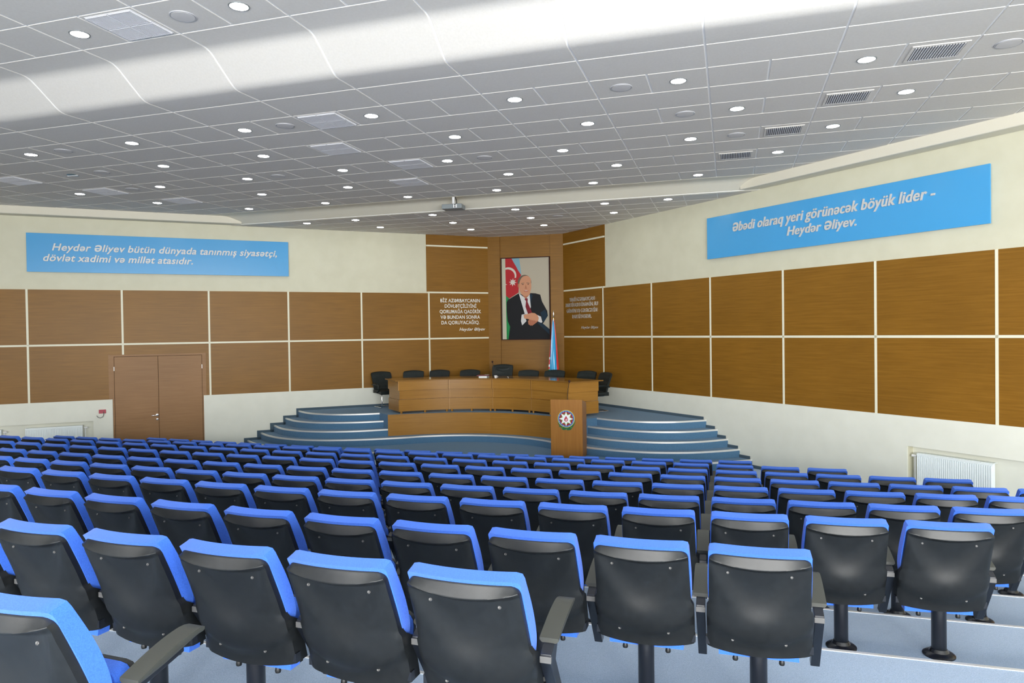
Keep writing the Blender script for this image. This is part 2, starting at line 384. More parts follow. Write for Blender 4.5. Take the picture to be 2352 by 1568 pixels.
# ------------------------------------------------------------------ radiators
def radiator(side, x0, x1, z1, label, valve):
    W = (LO, AL) if side == 'L' else (RO, AR)
    r = empty('radiator', wall_pt(side, (x0 + x1) / 2, .03), W[1], label=label, cat='radiator', group='white panel radiators in the wall niches')
    h = (x1 - x0) / 2; z0 = z1 - .60
    b = MB(); b.box(-h, h, -.035, .03, z0, z1); n = int((x1 - x0) / .033)
    for i in range(n):
        x = -h + .02 + i * (2 * h - .04) / (n - 1); b.box(x - .009, x + .009, -.052, -.034, z0 + .03, z1 - .035)
    b.box(-h, h, -.045, -.033, z1 - .03, z1); b.build('radiator_panel', rad_m, r, bevel=.003)
    b = MB(); b.box(-h, h, -.02, .10, z1, z1 + .008); b.build('top_grille', rad_m, r)
    vx = h + .05 if valve > 0 else -h - .05
    b = MB(); b.tube([(vx * .96, 0, z1 - .05), (vx + .05 * valve, 0, z1 - .05)], [.014, .022], 12); b.build('valve', white_m, r, smooth=40)
    b = MB(); b.tube([(vx, 0, z1 - .05), (vx, 0, .02 if side == 'R' else .02)], .009, 8); b.build('supply_pipe', white_m, r, smooth=40)
    for s in (-1, 1):
        MB().box(s * (h - .15) - .02, s * (h - .15) + .02, .03, .12, z1 - .2, z1 - .1).build('bracket', white_m, r)
radiator('L', -9.86, -8.70, .80, 'white panel radiator in the left wall niche, nearer the double door', 1)
radiator('L', -11.45, -10.32, .80, 'white panel radiator cut off by the left edge of the photo', 1)
radiator('R', 8.49, 9.66, .79, 'white ribbed panel radiator in the niche of the right wall', -1)
bx = empty('alarm_socket', wall_pt('L', -8.275, -D), AL, label='small red wall plate with a hanging cable left of the door', cat='wall socket')
MB().box(-.075, .075, -.03, 0, 1.075, 1.165).build('plate', red_m, bx, bevel=.004)
MB().tube([(.02, -.03, 1.12), (.03, -.05, 1.06), (.015, -.055, 1.0), (-.04, -.055, .97), (-.09, -.05, .985), (-.12, -.045, 1.03)], .007, 8).build('cable', cable_m, bx, smooth=60)

# ------------------------------------------------------------------ ceiling
CX0, CW, CY0, CD = -3.008, 1.3885, 7.9008, 0.6951
ZM, ZH, ZF = EYE + 3.022, EYE + 3.34, EYE + 2.83
YF = CY0 + 11 * CD; DF = 0.66
CE = empty('ceiling', (0, 0, 0), 0, kind='structure', label='stepped grey panelled ceiling', cat='ceiling')
nL = Vector((math.sin(AL), -math.cos(AL))); nR = Vector((math.sin(AR), -math.cos(AR)))
def inside(x, y, m=.75):
    p = Vector((x, y)); return (p - LO.to_2d()).dot(nL) > -m and (p - RO.to_2d()).dot(nR) > -m
G = 0.014; TH = 0.008
tb = {}
def tile(key, x0, x1, y0, y1, z):
    if not any(inside(x, y, .3) for x in (x0, x1, (x0 + x1) / 2) for y in (y0, y1)): return
    tb.setdefault(key, MB()).box(x0 + G, x1 - G, y0 + G, y1 - G, z, z + TH)
for i in range(-20, 12):
    xa = CX0 + i * CW; xb = xa + CW; xm = (xa + xb) / 2
    for j in range(-19, -2):
        y0 = CY0 + j * CD
        if j % 2: tile('rear', xa, xm, y0, y0 + CD, ZH); tile('rear', xm, xb, y0, y0 + CD, ZH)
        else: tile('rear', xa, xb, y0, y0 + CD, ZH)
    for j in range(0, 10):
        y0 = CY0 + j * CD
        if j % 2: tile('main', xa, xm, y0, y0 + CD, ZM); tile('main', xm, xb, y0, y0 + CD, ZM)
        else: tile('main', xa, xb, y0, y0 + CD, ZM)
    for j in range(0, 8):
        y0 = YF + j * DF; tile('front', xa, xm, y0, y0 + DF, ZF); tile('front', xm, xb, y0, y0 + DF, ZF)
for k, bm_ in tb.items(): bm_.build('ceiling_tiles', tile_m, CE)
b = MB(); b.box(-38, 21, ry - .3, 6.6, ZH + TH, ZH + TH + .1); b.box(-33, 15, CY0 - .2, 14.95, ZM + TH, ZM + TH + .1); b.box(-13, 3, YF - .05, 21, ZF + TH, ZF + TH + .1)
b.build('ceiling_backing', groove_m, CE)
def ramp(ys, zs, x0, x1, name, m, th=.012):
    pr = []
    P = list(zip(ys, zs)); out = [P[0]]
    for i in range(1, len(P) - 1):                     # rounded bends
        a, c, d = Vector(P[i - 1]), Vector(P[i]), Vector(P[i + 1]); r = .10
        u = (a - c); v = (d - c); u = u.normalized() * min(r, u.length * .45); v = v.normalized() * min(r, v.length * .45)
        for k in range(6):
            t = k / 5; out.append(tuple((c + u) * (1 - t) ** 2 + c * 2 * t * (1 - t) + (c + v) * t * t))
    out.append(P[-1]); b = MB(); n = len(out); vs = []; fs = []
    for y, z in out: vs += [(x0, y, z), (x1, y, z), (x1, y, z + th), (x0, y, z + th)]
    for i in range(n - 1):
        for k in range(4): fs.append((4 * i + k, 4 * i + (k + 1) % 4, 4 * i + 4 + (k + 1) % 4, 4 * i + 4 + k))
    fs += [(3, 2, 1, 0), (4 * n - 4, 4 * n - 3, 4 * n - 2, 4 * n - 1)]
    b.add(vs, fs)
    return b
y2 = CY0 - 2 * CD
RB = MB()
for i in range(-16, 10):
    xa = CX0 + i * CW
    if not inside(xa + CW / 2, 7.2, .9): continue
    r = ramp([y2 + G, 6.95, 7.41, CY0 - G], [ZH, ZH, ZM - .01, ZM], xa + G, xa + CW - G, 'r', tile_m)
    RB.add(r.v, r.f)
RB.build('ceiling_ramp', tile_m, CE, smooth=30)
r = ramp([y2 + .005, 6.95, 7.41, CY0], [ZH + TH + .002, ZH + TH + .002, ZM + TH - .008, ZM + TH + .002], -30, 16, 'r', groove_m, .06); r.build('ceiling_backing', groove_m, CE, smooth=30)
r = ramp([CY0 + 10 * CD + G, 15.20, 15.50, YF - .0], [ZM, ZM, ZF + .012, ZF - .004], xl(15.2) - .1, xr(15.2) + .1, 'r', soffit_m, .05); r.build('ceiling_ramp', soffit_m, CE, smooth=30)
MB().box(xl(14.6) - .3, xr(14.6) + .3, 14.8, YF - .02, ZM + .0225, ZM + .12).build('ceiling_backing', groove_m, CE)
CWID = .34
for side, x0, x1 in (('L', -26, -5.05), ('R', 5.05, 24)):
    b = MB(); b.box(x0, x1, -CWID, 0, EYE + 2.84, ZM + .02)
    o = LO if side == 'L' else RO
    tag(b.build('trim_1' if side == 'L' else 'trim_2', soffit_m, None, bevel=.02, loc=o, rz=AL if side == 'L' else AR), kind='structure', label='cream boxed cornice along the top of the %s wall' % ('left' if side == 'L' else 'right'), cat='cornice')

def cell(i, j):
    x = CX0 + i * CW
    if j < -2: return x, CY0 + j * CD, ZH
    if j > 11: return x, YF + (j - 11) * DF, ZF
    return x, CY0 + j * CD, ZM
def rowname(j):
    if j > 11: return {11.5: 'first row over the stage', 13.5: 'second row over the stage', 15.5: 'last row nearest the portrait'}[j]
    return {9.5: 'row just before the projector', 7.5: 'second row before the projector', 5.5: 'middle row of the main ceiling', 3.5: 'second nearest main ceiling row', 1.5: 'nearest main ceiling row', -2.5: 'raised ceiling at photo top'}[j]
def make_light():
    t = empty('ceiling_light')
    n = 28
    b = MB(); vs = []; fs = []; prof = [(.090, .004), (.091, -.006), (.103, -.006), (.107, .001)]
    for r_, z in prof:
        for k in range(n): a = 2 * PI * k / n; vs.append((r_ * math.cos(a), r_ * math.sin(a), z))
    for q in range(3):
        for k in range(n): fs.append((q * n + k, (q + 1) * n + k, (q + 1) * n + (k + 1) % n, q * n + (k + 1) % n))
    b.add(vs, fs); b.build('lamp_ring', lamp_ring, t, smooth=50)
    b = MB(); b.lathe([(.091, -.001), (.091, -.004), (.07, -.009), (.03, -.011)], 28); b.build('lamp_lens', lamp_on, t, smooth=50)
    return t
lights = [(-1.25, -2.5), (-2.75, -2.5)] + [(i, 1.5) for i in (-5.75, -4.25, -2.75, -1.25, .25, 1.75, 3.25)] + [(i, 3.5) for i in (-7.75, -4.75, -3.25, -.75, .75, 2.25, 3.75)] \
    + [(i, 5.5) for i in (-7.25, -5.75, -4.25, -2.75, -1.25, .25, 1.75, 3.25)] + [(i, 7.5) for i in (-6.75, -4.75, -3.25, -.75, .75, 2.75)] + [(i, 9.5) for i in (-5.75, -4.25, -2.75, -1.25, .25, 1.75)] \
    + [(i, 11.5) for i in (-5.25, -4.25, -2.75, -1.25, .25, 1.25)] + [(i, 13.5) for i in (-4.25, -2.75, -1.25, .25)] + [(i, 15.5) for i in (-2.75, -1.25)]
proto = make_light(); first = True
for j in sorted({l[1] for l in lights}):
    row = sorted(l[0] for l in lights if l[1] == j)
    for n, i in enumerate(row):
        o = proto if first else copy_tree(proto); first = False
        o.location = cell(i, j)
        tag(o, 'lit round ceiling light, %s from left in %s' % (ORD[n], rowname(j)), 'ceiling light', 'lit recessed ceiling lights')
t = empty('ceiling_light', cell(-6.25, 3.5), label='unlit dark recessed ceiling light at the far left among lit ones', cat='ceiling light')
b = MB(); b.lathe([(.10, .0), (.10, -.006), (.08, -.009)], 24); b.build('lamp_lens', lamp_off, t, smooth=50)
b = MB(); b.box(-.12, .12, -.012, .012, -.016, -.005); b.build('cross_bar', white_m, t)
def make_speaker():
    t = empty('ceiling_speaker')
    b = MB(); b.lathe([(.136, .001), (.133, -.008), (.124, -.009), (.119, -.003)], 30); b.build('speaker_ring', spk_ring, t, smooth=50)
    b = MB(); b.lathe([(.117, -.003), (.117, -.010), (.05, -.013)], 30); b.build('speaker_grille', spk_m, t, smooth=50)
    return t
spk = [(-1.75, -2.5), (-5.25, 1.5), (-2.25, 1.5), (1.25, 1.5), (4.25, 1.5), (-5.75, 3.5), (1.75, 3.5), (-6.25, 5.5), (-3.75, 5.5), (-.75, 5.5), (2.25, 5.5), (-.75, 13.5)]
proto = make_speaker(); first = True
for j in sorted({l[1] for l in spk}):
    row = sorted(l[0] for l in spk if l[1] == j)
    for n, i in enumerate(row):
        o = proto if first else copy_tree(proto); first = False
        o.location = cell(i, j)
        tag(o, 'grey round ceiling speaker, %s from left in %s' % (ORD[n], rowname(j)), 'ceiling speaker', 'round ceiling speakers')
def make_diffuser():
    t = empty('air_diffuser')
    b = MB(); h = .30
    b.box(-h, h, -h, h, -.004, 0); b.build('back_plate', vent_m, t)
    for sx in (-1, 1):
        for sy in (-1, 1):
            b = MB(); cx, cy = sx * .15, sy * .15; q = .142
            b.box(cx - q, cx + q, cy - q, cy - q + .008, -.016, -.004); b.box(cx - q, cx + q, cy + q - .008, cy + q, -.016, -.004)
            for k in range(15):
                x = cx - q + .006 + k * (2 * q - .012) / 14; b.box(x - .005, x + .005, cy - q, cy + q, -.016, -.004)
            b.build('louvre_panel', vent_m, t)
    return t
vents = [(-2.25, -2.5), (-1.75, 1.5), (-7.25, 3.5), (-2.25, 3.5), (-6.75, 5.5), (-1.75, 5.5), (-6.25, 7.5), (-2.25, 7.5)]
proto = make_diffuser(); first = True
for i, j in vents:
    o = proto if first else copy_tree(proto); first = False
    x, y, z = cell(i, j); o.location = (x, y, z)
    side = 'left part' if i < -5 else 'middle part'
    tag(o, 'square white louvred diffuser, %s of %s' % (side, rowname(j)), 'air diffuser', 'square ceiling air diffusers')
def make_grille():
    t = empty('air_grille'); b = MB()
    for a in ((-.28, .28, -.24, -.20), (-.28, .28, .20, .24), (-.28, -.25, -.2, .2), (.25, .28, -.2, .2)): b.box(*a, -.010, 0)
    b.build('grille_frame', tile_m, t)
    MB().box(-.25, .25, -.2, .2, -.003, 0).build('back_plate', vent_d, t)  # dark plate painted as the shade of a recess behind the bars
    for k in range(18):
        x = -.235 + k * .47 / 17; b = MB(); b.box(x - .005, x + .005, -.2, .2, -.014, -.002); b.build('grille_bar', vent_m, t)
    return t
proto = make_grille(); first = True
for i, j in [(3.75, 1.5), (3.25, 3.5), (2.75, 5.5), (2.25, 7.5)]:
    o = proto if first else copy_tree(proto); first = False
    o.location = cell(i, j); tag(o, 'barred air grille at right of %s' % rowname(j), 'air grille', 'barred ceiling air grilles')

# ------------------------------------------------------------------ projector hung under the ceiling
p = empty('projector', (-5.91, 14.93, 5.72), rad(6), label='grey projector hanging from the ceiling on a short white pole', cat='projector')
b = MB(); b.box(-.23, .23, -.16, .16, -.055, .05); b.build('projector_body', projm, p, bevel=.012)
b = MB(); b.tube([(.0, 0, .06), (.0, 0, .225)], .032, 14); b.build('mount_pole', white_m, p, smooth=40)
MB().box(-.09, .09, -.07, .07, .05, .062).build('mount_plate', dark_m, p)
b = MB(); b.box(.04, .12, -.165, -.158, -.04, .035); b.build('port_panel', white_m, p)
for z in (-.022, .018): 
    b = MB(); b.tube([(.08, -.164, z), (.08, -.172, z)], .015, 12); b.build('port', dark_m, p, smooth=40)
b = MB(); b.tube([(-.08, .158, 0), (-.08, .185, 0)], .032, 16); b.build('lens', dark_m, p, smooth=40)
b = MB(); b.tube([(.05, -.02, .225), (.075, -.03, .15), (.095, -.05, .08), (.09, -.12, .055), (.085, -.17, .02)], .009, 8); b.build('cable', dark_m, p, smooth=60)

# ------------------------------------------------------------------ lettering
def glyphs(txt, extrude, bold, shear):
    cu = bpy.data.curves.new('t', 'FONT'); cu.body = txt; cu.extrude = extrude; cu.offset = bold; cu.shear = shear; cu.resolution_u = 4
    o = bpy.data.objects.new('t', cu); COL.objects.link(o)
    dg = bpy.context.evaluated_depsgraph_get(); dg.update()
    me = bpy.data.meshes.new_from_object(o.evaluated_get(dg)); COL.objects.unlink(o); bpy.data.objects.remove(o); bpy.data.curves.remove(cu)
    vs = [tuple(v.co) for v in me.vertices]; fs = [tuple(p.vertices) for p in me.polygons]; bpy.data.meshes.remove(me)
    return vs, fs
WCACHE = {}
def adv(ch):
    if ch not in WCACHE:
        f = lambda t_: (lambda xs_: max(xs_) - min(xs_))([v[0] for v in glyphs(t_, 0, 0, 0)[0]])
        WCACHE[ch] = f('H' + ch + 'H') - f('HH')
    return WCACHE[ch]
CAPK = 1.36
def text_mesh(s, name, width, height, depth, m, parent, shear=0.0, bold=.012, align_left=0.0, z=0.0, y=0.0):
    """one line of raised letters; width fits the run, height is the capital height; the schwa is a turned e"""
    b = MB(); X = 0.0; gap = bold * 1.2
    for ch in s:
        if ch == ' ': X += adv('n') * .55; continue
        if ch in 'əƏ':
            vs, fs = glyphs('e', .5, bold, 0); k = (CAPH + .03) / (max(v[1] for v in vs) - min(v[1] for v in vs)) if ch == 'Ə' else 1.0
            vs, fs = glyphs('e', .5, bold / k, 0); x0 = min(v[0] for v in vs); x1 = max(v[0] for v in vs); y1 = max(v[1] for v in vs); y0 = min(v[1] for v in vs)
            vs = [(((x0 + x1) - v[0]) * k, (y0 + y1 - v[1]) * k, v[2]) for v in vs]; a_ = adv('e') * k
            if shear: vs = [(v[0] + shear * v[1], v[1], v[2]) for v in vs]
        else:
            if ch == 'ş':          # an s with a comma-shaped hook under it
                vs, fs = glyphs('s', .5, bold, 0); a_ = adv('s'); v2, f2 = glyphs(',', .5, bold, 0)
                dx = (max(v[0] for v in vs) + min(v[0] for v in vs)) / 2 - (max(v[0] for v in v2) + min(v[0] for v in v2)) / 2; n0 = len(vs)
                top_ = max(v[1] for v in v2); vs = vs + [(v[0] + dx, v[1] - top_ + .01, v[2]) for v in v2]; fs = fs + [tuple(n0 + i for i in f_) for f_ in f2]
            else: vs, fs = glyphs(ch, .5, bold, 0); a_ = adv(ch)
            if shear: vs = [(v[0] + shear * v[1], v[1], v[2]) for v in vs]
        b.add([(v[0] + X, v[1], v[2]) for v in vs], fs); X += a_ + gap
    xs_ = [v[0] for v in b.v]; x0, x1 = min(xs_), max(xs_); kx = width / (x1 - x0); kz = height / CAPH
    b.v = [((v[0] - x0) * kx, -v[2] * depth, v[1] * kz) for v in b.v]
    ob = b.build(name, m, parent); ob.location = (align_left, y, z)
    return ob
CAPH = max(v[1] for v in glyphs('H', 0, 0, 0)[0])
def banner(side, x0, x1, z0, z1, label):
    o, a = (LO, AL) if side == 'L' else (RO, AR)
    t = empty('sign_board', wall_pt(side, (x0 + x1) / 2), a, label=label, cat='sign')
    h = (x1 - x0) / 2
    MB().box(-h, h, -.075, -.045, z0, z1).build('board', banner_m, t, bevel=.003)
    MB().box(-h + .1, h - .1, -.045, 0, z0 + .1, z1 - .1).build('mounting_frame', alu, t)
    return t, (x0 + x1) / 2
t, c = banner('L', -9.74, -3.888, 4.464, 5.372, 'long blue sign board with grey lettering on the left wall')
text_mesh('Heydər Əliyev bütün dünyada tanınmış siyasətçi,', 'lettering', 5.05, .160, .02, letter_m, t, .25, .018, -9.23 - c, 4.975, -.088)
text_mesh('dövlət xadimi və millət atasıdır.', 'lettering', 3.20, .160, .02, letter_m, t, .25, .018, -9.41 - c, 4.722, -.088)
t, c = banner('R', 3.869, 9.672, 4.454, 5.358, 'long blue sign board with grey lettering on the right wall')
text_mesh('Əbədi olaraq yeri görünəcək böyük lider -', 'lettering', 4.235, .185, .02, letter_m, t, .25, .016, 4.627 - c, 4.975, -.088)
text_mesh('Heydər Əliyev.', 'lettering', 1.48, .165, .02, letter_m, t, .25, .016, 6.0 - c, 4.718, -.088)
t = empty('wall_lettering', wall_pt('L', .95), AL, label='silver raised quotation letters on the veneer left of the portrait', cat='lettering')
for s, x0, x1, z in (('BİZ AZƏRBAYCANIN', .343, 1.576, 3.797), ('DÖVLƏTÇİLİYİNİ', .475, 1.463, 3.636), ('QORUMAĞA QADİRİK', .316, 1.611, 3.473), ('VƏ BUNDAN SONRA', .339, 1.573, 3.311), ('DA QORUYACAĞIQ.', .365, 1.553, 3.151)):
    text_mesh(s, 'letter_line', x1 - x0, .098, .016, letter_s, t, 0, .014, x0 - .95, z, -.030)
text_mesh('Heydər Əliyev', 'letter_line', .82, .086, .016, letter_s, t, .3, .014, .917 - .95, 2.958, -.030)
t = empty('wall_lettering', wall_pt('R', -.95), AR, label='silver raised quotation letters on the veneer right of the flag', cat='lettering')
for s, x0, x1, z in (('YENİ AZƏRBAYCAN', -1.563, -.372, 3.752), ('PARTİYASI DÜNƏNİN, BU', -1.75, -.218, 3.600), ('GÜNÜN VƏ GƏLƏCƏYİN', -1.711, -.253, 3.431), ('PARTİYASIDIR.', -1.427, -.509, 3.265)):
    text_mesh(s, 'letter_line', x1 - x0, .10, .016, letter_s, t, 0, .006, x0 + .95, z, -.030)
text_mesh('Heydər Əliyev', 'letter_line', .80, .07, .016, letter_s, t, .3, .006, -.998 + .95, 2.968, -.030)

# ------------------------------------------------------------------ portrait in the recess
PT = empty('framed_portrait', BO, AB, label='large framed portrait of a man in a dark suit beside a flag', cat='picture')
px0, px1, pz0, pz1 = .432, 1.866, 2.684, 5.085
pcols = dict(bg=(176, 168, 150), edge=(188, 186, 165), red=(172, 36, 42), blue=(125, 165, 180), green=(30, 130, 70), white=(205, 200, 190), suit=(15, 17, 22), navy=(16, 42, 60),
             shirt=(205, 205, 205), tie=(120, 22, 36), skin=(196, 140, 108), skin2=(172, 112, 84), hair=(96, 88, 76), dark=(70, 44, 36), lip=(170, 84, 74))
pm = {k: mat('print_' + k, s2l(v), .6, spec=.25) for k, v in pcols.items()}; pk = list(pm)
b = MB(); layer = [0]
def PXY(x, y): return px0 + (x - 185) / 615 * (px1 - px0), pz0 + (1110 - y) / 1025 * (pz1 - pz0)
def shape(poly, c):
    layer[0] += 1; yy = -.012 - layer[0] * .0006
    pts = [PXY(*p) for p in poly]; n = len(pts)
    a = sum(pts[i][0] * pts[(i + 1) % n][1] - pts[(i + 1) % n][0] * pts[i][1] for i in range(n))
    if a < 0: pts = pts[::-1]
    b.add([(x, yy, z) for x, z in pts], [tuple(range(n))], pk.index(c))
def ell(cx, cy, rx, ry, a0=0, a1=360, n=28, rot=0):
    return [(cx + rx * math.cos(rad(a0 + (a1 - a0) * k / n)) * math.cos(rot) - ry * math.sin(rad(a0 + (a1 - a0) * k / n)) * math.sin(rot),
             cy + rx * math.cos(rad(a0 + (a1 - a0) * k / n)) * math.sin(rot) + ry * math.sin(rad(a0 + (a1 - a0) * k / n)) * math.cos(rot)) for k in range(n + (0 if a1 - a0 == 360 else 1))]
shape([(185, 85), (800, 85), (800, 1110), (185, 1110)], 'bg')
shape([(185, 85), (233, 85), (237, 1110), (185, 1110)], 'edge')
shape([(300, 85), (416, 85), (442, 290), (430, 320), (380, 250)], 'blue')
shape([(233, 85), (316, 85), (345, 140), (375, 190), (400, 240), (440, 300), (412, 340), (402, 520), (280, 592), (236, 560)], 'red')
shape([(236, 555), (280, 592), (252, 640), (257, 880), (285, 950), (262, 1110), (238, 1110)], 'green')
o_ = ell(270, 300, 106, 104, -110, 18, 20); i_ = ell(262, 312, 93, 90, 14, -108, 20); shape([p for p in o_ + i_ if p[0] > 233], 'white')
shape([(328 + (52 if k % 2 == 0 else 24) * math.cos(k * PI / 8 + .1), 388 + (52 if k % 2 == 0 else 24) * math.sin(k * PI / 8 + .1)) for k in range(16)], 'white')
shape([(233, 408), (258, 416), (233, 418)], 'white')
shape([(245, 640), (262, 608), (330, 570), (405, 530), (480, 560), (560, 530), (620, 535), (682, 552), (705, 640), (770, 760), (778, 820), (715, 915), (650, 900), (800, 1000), (800, 1110), (262, 1110), (285, 950), (255, 880), (245, 760)], 'suit')
shape([(640, 905), (680, 890), (800, 990), (800, 1060)], 'navy')
shape([(680, 780), (740, 740), (772, 800), (765, 840), (718, 905), (700, 830)], 'navy')
shape([(540, 540), (556, 530), (585, 560), (562, 640), (560, 700)], 'navy')
shape([(405, 528), (500, 600), (545, 538), (560, 706), (520, 800), (480, 795)], 'shirt')
shape([(478, 604), (496, 586), (522, 600), (518, 640), (574, 775), (520, 790), (490, 700), (498, 630)], 'tie')
shape([(432, 500), (470, 580), (498, 598), (535, 560), (548, 480)], 'skin2')
shape(ell(482, 392, 88, 94), 'hair')
shape(ell(404, 432, 11, 26), 'skin2')
shape(ell(490, 440, 79, 128), 'skin'); shape(ell(504, 376, 62, 66), 'skin')
shape(ell(505, 524, 50, 40), 'skin')
shape([(438, 404), (478, 398), (478, 404), (438, 411)], 'hair'); shape([(508, 398), (546, 402), (546, 409), (508, 404)], 'hair')
shape(ell(460, 420, 13, 4), 'dark'); shape(ell(530, 419, 12, 4), 'dark')
shape([(498, 420), (512, 465), (498, 474), (486, 466)], 'skin2'); shape(ell(500, 470, 17, 5), 'skin2')
shape(ell(502, 502, 30, 9), 'lip'); shape(ell(502, 499, 22, 4), 'white')
shape([(440, 800), (478, 793), (490, 850), (502, 882), (445, 936), (430, 880)], 'shirt')
shape([(636, 804), (690, 830), (707, 900), (690, 908), (648, 888)], 'shirt')
shape([(520, 880), (560, 850), (640, 870), (645, 892), (600, 925), (575, 942), (562, 936), (552, 942), (540, 930), (528, 926)], 'skin2')
shape([(464, 806), (520, 792), (570, 779), (612, 784), (646, 812), (662, 846), (652, 886), (610, 880), (560, 872), (520, 856), (474, 850)], 'skin')
for q in ((560, 860, 548, 930), (585, 865, 572, 932), (608, 868, 596, 915)): shape([(q[0], q[1]), (q[0] + 4, q[1]), (q[2] + 3, q[3]), (q[2], q[3])], 'lip')
b.build('printed_picture', [pm[k] for k in pk], PT)
MB().box(px0, px1, -.012, .03, pz0, pz1).build('canvas', white_m, PT)
fr_m = mat('frame_mahogany', (0.04, 0.010, 0.008), .6, spec=.2)
b = MB(); w_ = .022
b.box(px0 - w_, px1 + w_, -.05, .03, pz1, pz1 + w_); b.box(px0 - w_, px1 + w_, -.05, .03, pz0 - w_, pz0); b.box(px0 - w_, px0, -.05, .03, pz0, pz1); b.box(px1, px1 + w_, -.05, .03, pz0, pz1)
b.build('picture_frame', fr_m, PT)

# ------------------------------------------------------------------ flag
FG = empty('flag', (-4.78, 19.62, SZ * 5), 0, label='furled blue, red and green flag on a pole right of the portrait', cat='flag')
b = MB(); b.tube([(0, 0, .05), (0, 0, 2.45)], .014, 10); b.build('flag_pole', brass, FG, smooth=40)
b = MB(); b.lathe([(.004, 2.40), (.03, 2.44), (.012, 2.48), (.022, 2.52), (.004, 2.62)], 12); b.build('finial', chrome, FG, smooth=50)
b = MB(); b.lathe([(.17, 0), (.17, .02), (.06, .045), (.025, .10)], 24); b.build('flag_base', brass, FG, smooth=40)
fb = mat('flag_blue', s2l((40, 160, 215)), .28, coat=.3); frd = mat('flag_red', s2l((200, 45, 50)), .35); fgr = mat('flag_green', s2l((30, 140, 70)), .35); fw = mat('flag_white', s2l((225, 215, 215)), .4)
b = MB(); N = 72; MZ = 26; vs = []; fs = []; ms = []
for k in range(MZ + 1):
    t_ = k / MZ; z = 2.36 - 1.80 * t_
    for q in range(N):
        a = 2 * PI * q / N
        r_ = (.018 + .118 * t_ ** .8) * (1 + .22 * math.sin(7 * a + 1.2 * t_) + .10 * math.sin(13 * a - 2 * t_))
        vs.append((-.01 - .015 * t_ + r_ * math.cos(a) * 1.05, r_ * math.sin(a) * .8, z + .02 * math.sin(3 * a)))
for k in range(MZ):
    for q in range(N):
        a = 360 * (q + .5) / N; t_ = (k + .5) / MZ
        fs.append((k * N + q, k * N + (q + 1) % N, (k + 1) * N + (q + 1) % N, (k + 1) * N + q))
        # seen from the audience (-y = 270 deg): blue in front, red and green on the left, a red and white edge on the right
        if 222 < a < 322: ms.append(0)
        elif 322 <= a or a < 20: ms.append(3 if 328 < a < 338 else 1)
        elif 180 <= a <= 222: ms.append(1 if t_ < .78 else 2)
        else: ms.append(2 if t_ > .78 else 1)
for k_ in range(len(fs)):
    row_, q_ = divmod(k_, N); a = 360 * (q_ + .5) / N; t_ = (row_ + .5) / MZ
    if 190 < a < 222 and .58 < t_ < .74 and ((a - 222) / 24) ** 2 + ((t_ - .66) / .075) ** 2 < 1 and ((a - 226) / 19) ** 2 + ((t_ - .66) / .055) ** 2 > 1: ms[k_] = 3
b.add(vs, fs); b.m = ms; b.build('flag_cloth', [fb, frd, fgr, fw], FG, smooth=60)

# ------------------------------------------------------------------ presidium table
ZS = SZ * 5
TT = empty('conference_table', (AX, 17, ZS), 0, label='long curved veneered presidium table on the stage', cat='table')
cxm = -5.82
def fy(x): return 17.33 - .213 * (x - cxm) ** 2
def arc(xa, xb, n, f=fy, off=0):
    pts = []
    for k in range(n + 1):
        x = xa + (xb - xa) * k / n; pts.append((x - AX, f(x) + off - 17))
    return pts
def by(x): return 18.26 - .16 * (x - cxm) ** 2
def curved(pts, d, z0, z1):
    """slab following a curve, d deep towards the back"""
    n = len(pts); poly = list(pts) + [(x, y + d) for x, y in pts[::-1]]
    b = MB(); vs = []; fs = []
    for x, y in pts: vs += [(x, y, z0), (x, y + d, z0), (x, y + d, z1), (x, y, z1)]
    for i in range(n - 1):
        for k in range(4): fs.append((4 * i + k, 4 * i + 4 + k, 4 * i + 4 + (k + 1) % 4, 4 * i + (k + 1) % 4))
    fs += [(3, 2, 1, 0), (4 * n - 4, 4 * n - 3, 4 * n - 2, 4 * n - 1)]
    b.add(vs, fs); return b
top = arc(-8.06, -3.58, 24, off=-.04) + [(-2.92 - AX, 16.95 - 17)] + arc(-2.98, -8.66, 24, by) + [(-8.72 - AX, 16.95 - 17)]
desk_top = wood('desk_top_gloss', (0.22, 0.10, 0.02), (0.30, 0.15, 0.035), (0.36, 0.19, 0.05), .12)
MB().prism(top, .822, .848).build('tabletop', [desk_top], TT, bevel=.003)
xs = [-8.02, -6.96, -5.87, -4.77, -3.62]
for s in range(4):
    for (z0, z1, off) in ((.585, .820, 0.0), (.355, .580, .05), (.055, .350, .018)):
        dx = .012 if z0 > .5 else .006
        o = curved(arc(xs[s] + dx, xs[s + 1] - dx, 8, off=off), .03, z0, z1).build('front_panel', wood_desk, TT, smooth=20)
        curved(arc(xs[s] + .001, xs[s] + .012, 1, off=off - .004), .02, z0, z1).build('edge_strip', wood_edge, o)
for sx in (-1, 1):
    xa, ya, xb, yb = (-8.02, 16.30, -8.60, 16.88) if sx < 0 else (-3.62, 16.30, -3.04, 16.95)
    for (z0, z1, ins) in ((.585, .820, 0.0), (.355, .580, .03), (.055, .350, .01)):
        n_ = Vector((yb - ya, -(xb - xa))).normalized() * (-1)
        if (n_.x > 0) != (sx < 0): n_ = -n_
        p0 = Vector((xa, ya)) + n_ * ins; p1 = Vector((xb, yb)) + n_ * ins; q0 = p0 + n_ * .03; q1 = p1 + n_ * .03
        MB().prism([(v.x - AX, v.y - 17) for v in (p0, p1, q1, q0)], z0, z1).build('side_panel', wood_desk, TT)
for x in (-7.98, -7.5, -7.02, -6.9, -6.42, -5.93, -5.81, -5.32, -4.83, -4.71, -4.2, -3.68):
    MB().box(x - AX - .02, x - AX + .02, fy(x) + .02 - 17, fy(x) + .07 - 17, 0, .056).build('foot', wood_desk, TT)
